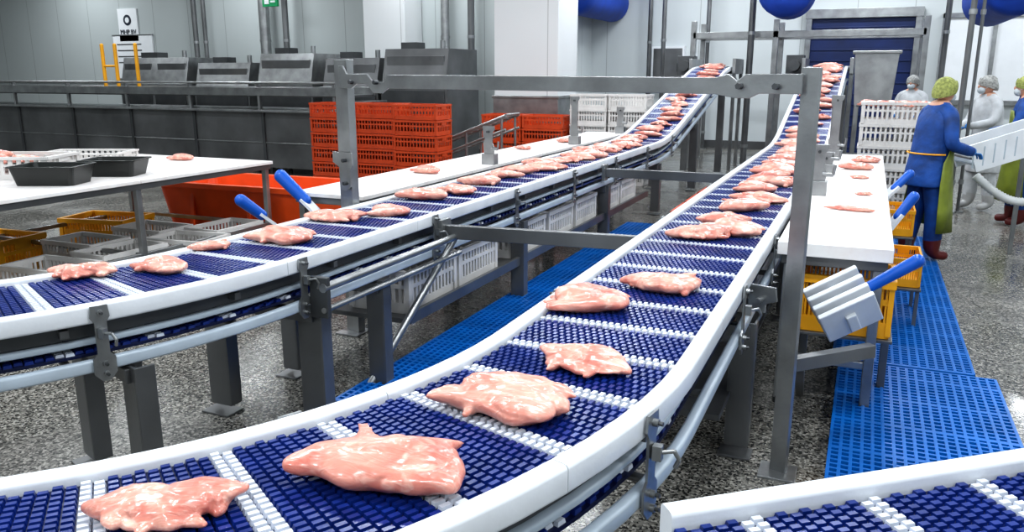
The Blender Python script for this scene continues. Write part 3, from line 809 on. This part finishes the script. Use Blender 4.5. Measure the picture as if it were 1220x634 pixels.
def worker(loc,face,cloth,boot,net,armL,armR,apron=None,coat=None,glove=GLOVE,headturn=0,sc=1.0,step=.06,lean=.05):
    e=empty('factory_worker',loc,face); e.scale=(sc,sc,sc)
    ly=lambda z: lean*max(0,(z-.9))/.5
    V=[(0,0,.93),(0,ly(1.1),1.10),(0,ly(1.3),1.30),(0,ly(1.44),1.44),(0,ly(1.5)+.01,1.53)]
    R=[(.165,.13),(.15,.12),(.17,.125),(.09,.08),(.058,.058)]
    E=[(0,1),(1,2),(2,3),(3,4)]
    for sx,arm in((-1,armL),(1,armR)):
        i=len(V); V+=[(sx*.185,ly(1.4),1.395),arm[0],arm[1]]; R+=[.080,.066,.050]; E+=[(3,i),(i,i+1),(i+1,i+2)]
        d=(Vector(arm[1])-Vector(arm[0])).normalized(); palm=Vector(arm[1])+d*.07
        V.append(tuple(palm)); R.append((.040,.022)); E.append((i+2,i+3))
        j=len(V); st=step*sx
        V+=[(sx*.10,0,.84),(sx*.115,st*.5+.03,.48),(sx*.115,st,.12),(sx*.12,st+.03,.06),(sx*.13,st+.17,.045)]
        R+=[.115,.095,.085,.055,.045]; E+=[(0,j),(j,j+1),(j+1,j+2),(j+2,j+3),(j+3,j+4)]
    wl=Vector(armL[1]); wr=Vector(armR[1]); el=Vector(armL[0]); er=Vector(armR[0])
    def asg(c):
        if c.z<.20: return 1
        if (c-wl).dot((wl-el).normalized())>.01 and (c-wl).length<.16: return 2
        if (c-wr).dot((wr-er).normalized())>.01 and (c-wr).length<.16: return 2
        if c.z>1.48 and abs(c.x)<.09: return 3
        return 0
    skinned('body',V,E,R,[cloth,boot,glove,SKIN],2,0,e,asg)
    for sx,arm in((-1,armL),(1,armR)):
        w=Vector(arm[1]); d=(w-Vector(arm[0])).normalized(); side=d.cross(Z).normalized() if abs(d.z)<.9 else Vector((0,1,0))
        dn=side.cross(d).normalized(); dn=dn if dn.z<0 else -dn
        for k,(o_,ln) in enumerate(((-.030,.062),(-.010,.074),(.010,.070),(.028,.055))):
            b=w+d*.085+side*o_; FV=[b,b+d*ln*.5+dn*.008,b+d*ln*.8+dn*.026,b+d*ln*.95+dn*.045]
            skinned('finger',[tuple(p) for p in FV],[(0,1),(1,2),(2,3)],[.0095,.009,.008,.007],[glove],1,0,e)
        b=w+d*.035+side*(-.032*sx); FV=[b,b+d*.03-side*.022*sx+dn*.01,b+d*.058-side*.028*sx+dn*.02]
        skinned('thumb',[tuple(p) for p in FV],[(0,1),(1,2)],[.012,.0105,.009],[glove],1,0,e)
    hem=coat if coat else .72
    m=MB(); secs=[]
    prof=[(hem,.225,.185),(hem+.02,.235,.195),(.90,.215,.175),(1.02,.20,.160),(1.15,.205,.158),(1.28,.222,.155),(1.37,.225,.135),(1.43,.165,.105),(1.48,.085,.080),(1.50,.078,.078)]
    for z,a,b in prof:
        ring=[]
        for i in range(32):
            t=2*math.pi*i/32; fold=1+.05*math.sin(5*t+z*6)*max(0,(1.35-z))+.035*math.sin(9*t+z*9)*max(0,1.35-z)
            ring.append((a*fold*math.cos(t),ly(z)+b*fold*math.sin(t),z))
        secs.append(ring)
    m.ring(secs,cloth,True,False); o=m.obj('jacket',e); s_=o.modifiers.new('S','SOLIDIFY'); s_.thickness=.006
    s_=o.modifiers.new('Sub','SUBSURF'); s_.levels=1; s_.render_levels=1
    if apron:
        m=MB(); secs=[]
        for z,a,b,w in((.30,.30,.25,1.75),(.5,.275,.235,1.7),(.75,.25,.215,1.65),(.95,.235,.195,1.6),(1.05,.222,.178,1.35),(1.2,.225,.172,.9),(1.34,.225,.16,.7)):
            secs.append([(a*math.sin(w*(i/20*2-1))*(1+.03*math.sin(i*1.3+z*5)),ly(z)+b*math.cos(w*(i/20*2-1)),z) for i in range(21)])
        m.ring(secs,apron,True,False,False); o=m.obj('apron',e); s_=o.modifiers.new('S','SOLIDIFY'); s_.thickness=.005
        m=MB()
        m.path([(.23*math.cos(t),ly(1.0)+.185*math.sin(t),1.03) for t in[math.pi+math.pi*i/12 for i in range(13)]],.008,YELLOW)
        m.obj('apron_strap',e)
    h=empty('head',(0,ly(1.6)+.02,1.60),headturn,e)
    m=MB(); m.ell((0,0,0),(.076,.095,.112),SKIN,None,24,16)
    m.v=[(x*(1-.25*max(0,-z/.112)),y+(.012*max(0,-z/.112)),z) for x,y,z in m.v]
    m.ell((0,.098,-.010),(.014,.02,.026),SKIN)
    for sx in(-1,1):
        m.ell((sx*.078,-.005,-.005),(.012,.022,.034),SKIN); m.ell((sx*.030,.085,.012),(.014,.009,.008),PAPER); m.ell((sx*.030,.092,.012),(.006,.004,.006),DARKHAIR)
        m.box((sx*.030,.090,.034),(.034,.01,.006),DARKHAIR)
    m.ell((0,.088,-.052),(.026,.010,.007),ORANGE_D)
    m.obj('face',h)
    m=MB(); m.ell((0,.066,-.052),(.060,.048,.050),MASK); m.path([(.055,.06,-.04),(.078,.0,-.0)],.003,MASK,6); m.path([(-.055,.06,-.04),(-.078,.0,-.0)],.003,MASK,6); m.obj('mask',h)
    m=MB(); secs=[]
    for k in range(10):
        ph=math.pi*.60*(1-k/9)+.02
        secs.append([( (.100+.004*math.sin(9*t))*math.sin(ph)*math.cos(t), -.012+(.122+.004*math.sin(7*t))*math.sin(ph)*math.sin(t), .012+.125*math.cos(ph)+ (.035*math.sin(ph)*math.sin(t) if k<5 else 0)) for t in[2*math.pi*i/28 for i in range(28)]])
    m.ring(secs,net,True,True); m.obj('hairnet',h)
    return e
worker((.54,8.25,.06),math.radians(-60),CLB,BOOT,NET,((-.27,.06,1.12),(-.24,.27,1.00)),((.27,.03,1.12),(.22,.26,1.06)),apron=APR,headturn=.35,sc=.96)
worker((1.44,12.1,0),math.radians(120),CLW,BOOTW,NETW,((-.24,.12,1.15),(-.12,.34,1.10)),((.24,.10,1.14),(.12,.34,1.06)),coat=.5,headturn=-.2)
worker((1.72,11.0,0),math.radians(80),CLB,BOOT,NET,((-.25,.12,1.15),(-.15,.34,1.10)),((.25,.10,1.14),(.15,.34,1.06)),apron=APR)
worker((.66,15.4,0),math.radians(160),CLW,BOOTW,NETW,((-.24,.10,1.15),(-.15,.30,1.05)),((.24,.10,1.14),(.15,.32,1.06)),coat=.5)

# ------------------------------------------------------------------ world + camera
w=bpy.data.worlds.new('world'); scene.world=w; w.use_nodes=True
w.node_tree.nodes['Background'].inputs[0].default_value=(.8,.9,1,1); w.node_tree.nodes['Background'].inputs[1].default_value=.3
cam=bpy.data.cameras.new('camera'); cam.sensor_width=36; cam.lens=950/1220*36; cam.clip_end=100
co=bpy.data.objects.new('camera',cam); COL.objects.link(co)
co.location=(0,0,1.75); co.rotation_euler=(math.radians(90-13.55),0,math.radians(23.75))
scene.camera=co
scene.view_settings.view_transform='Standard'
try: scene.view_settings.look='Medium High Contrast'
except Exception:
    scene.view_settings.look='None'
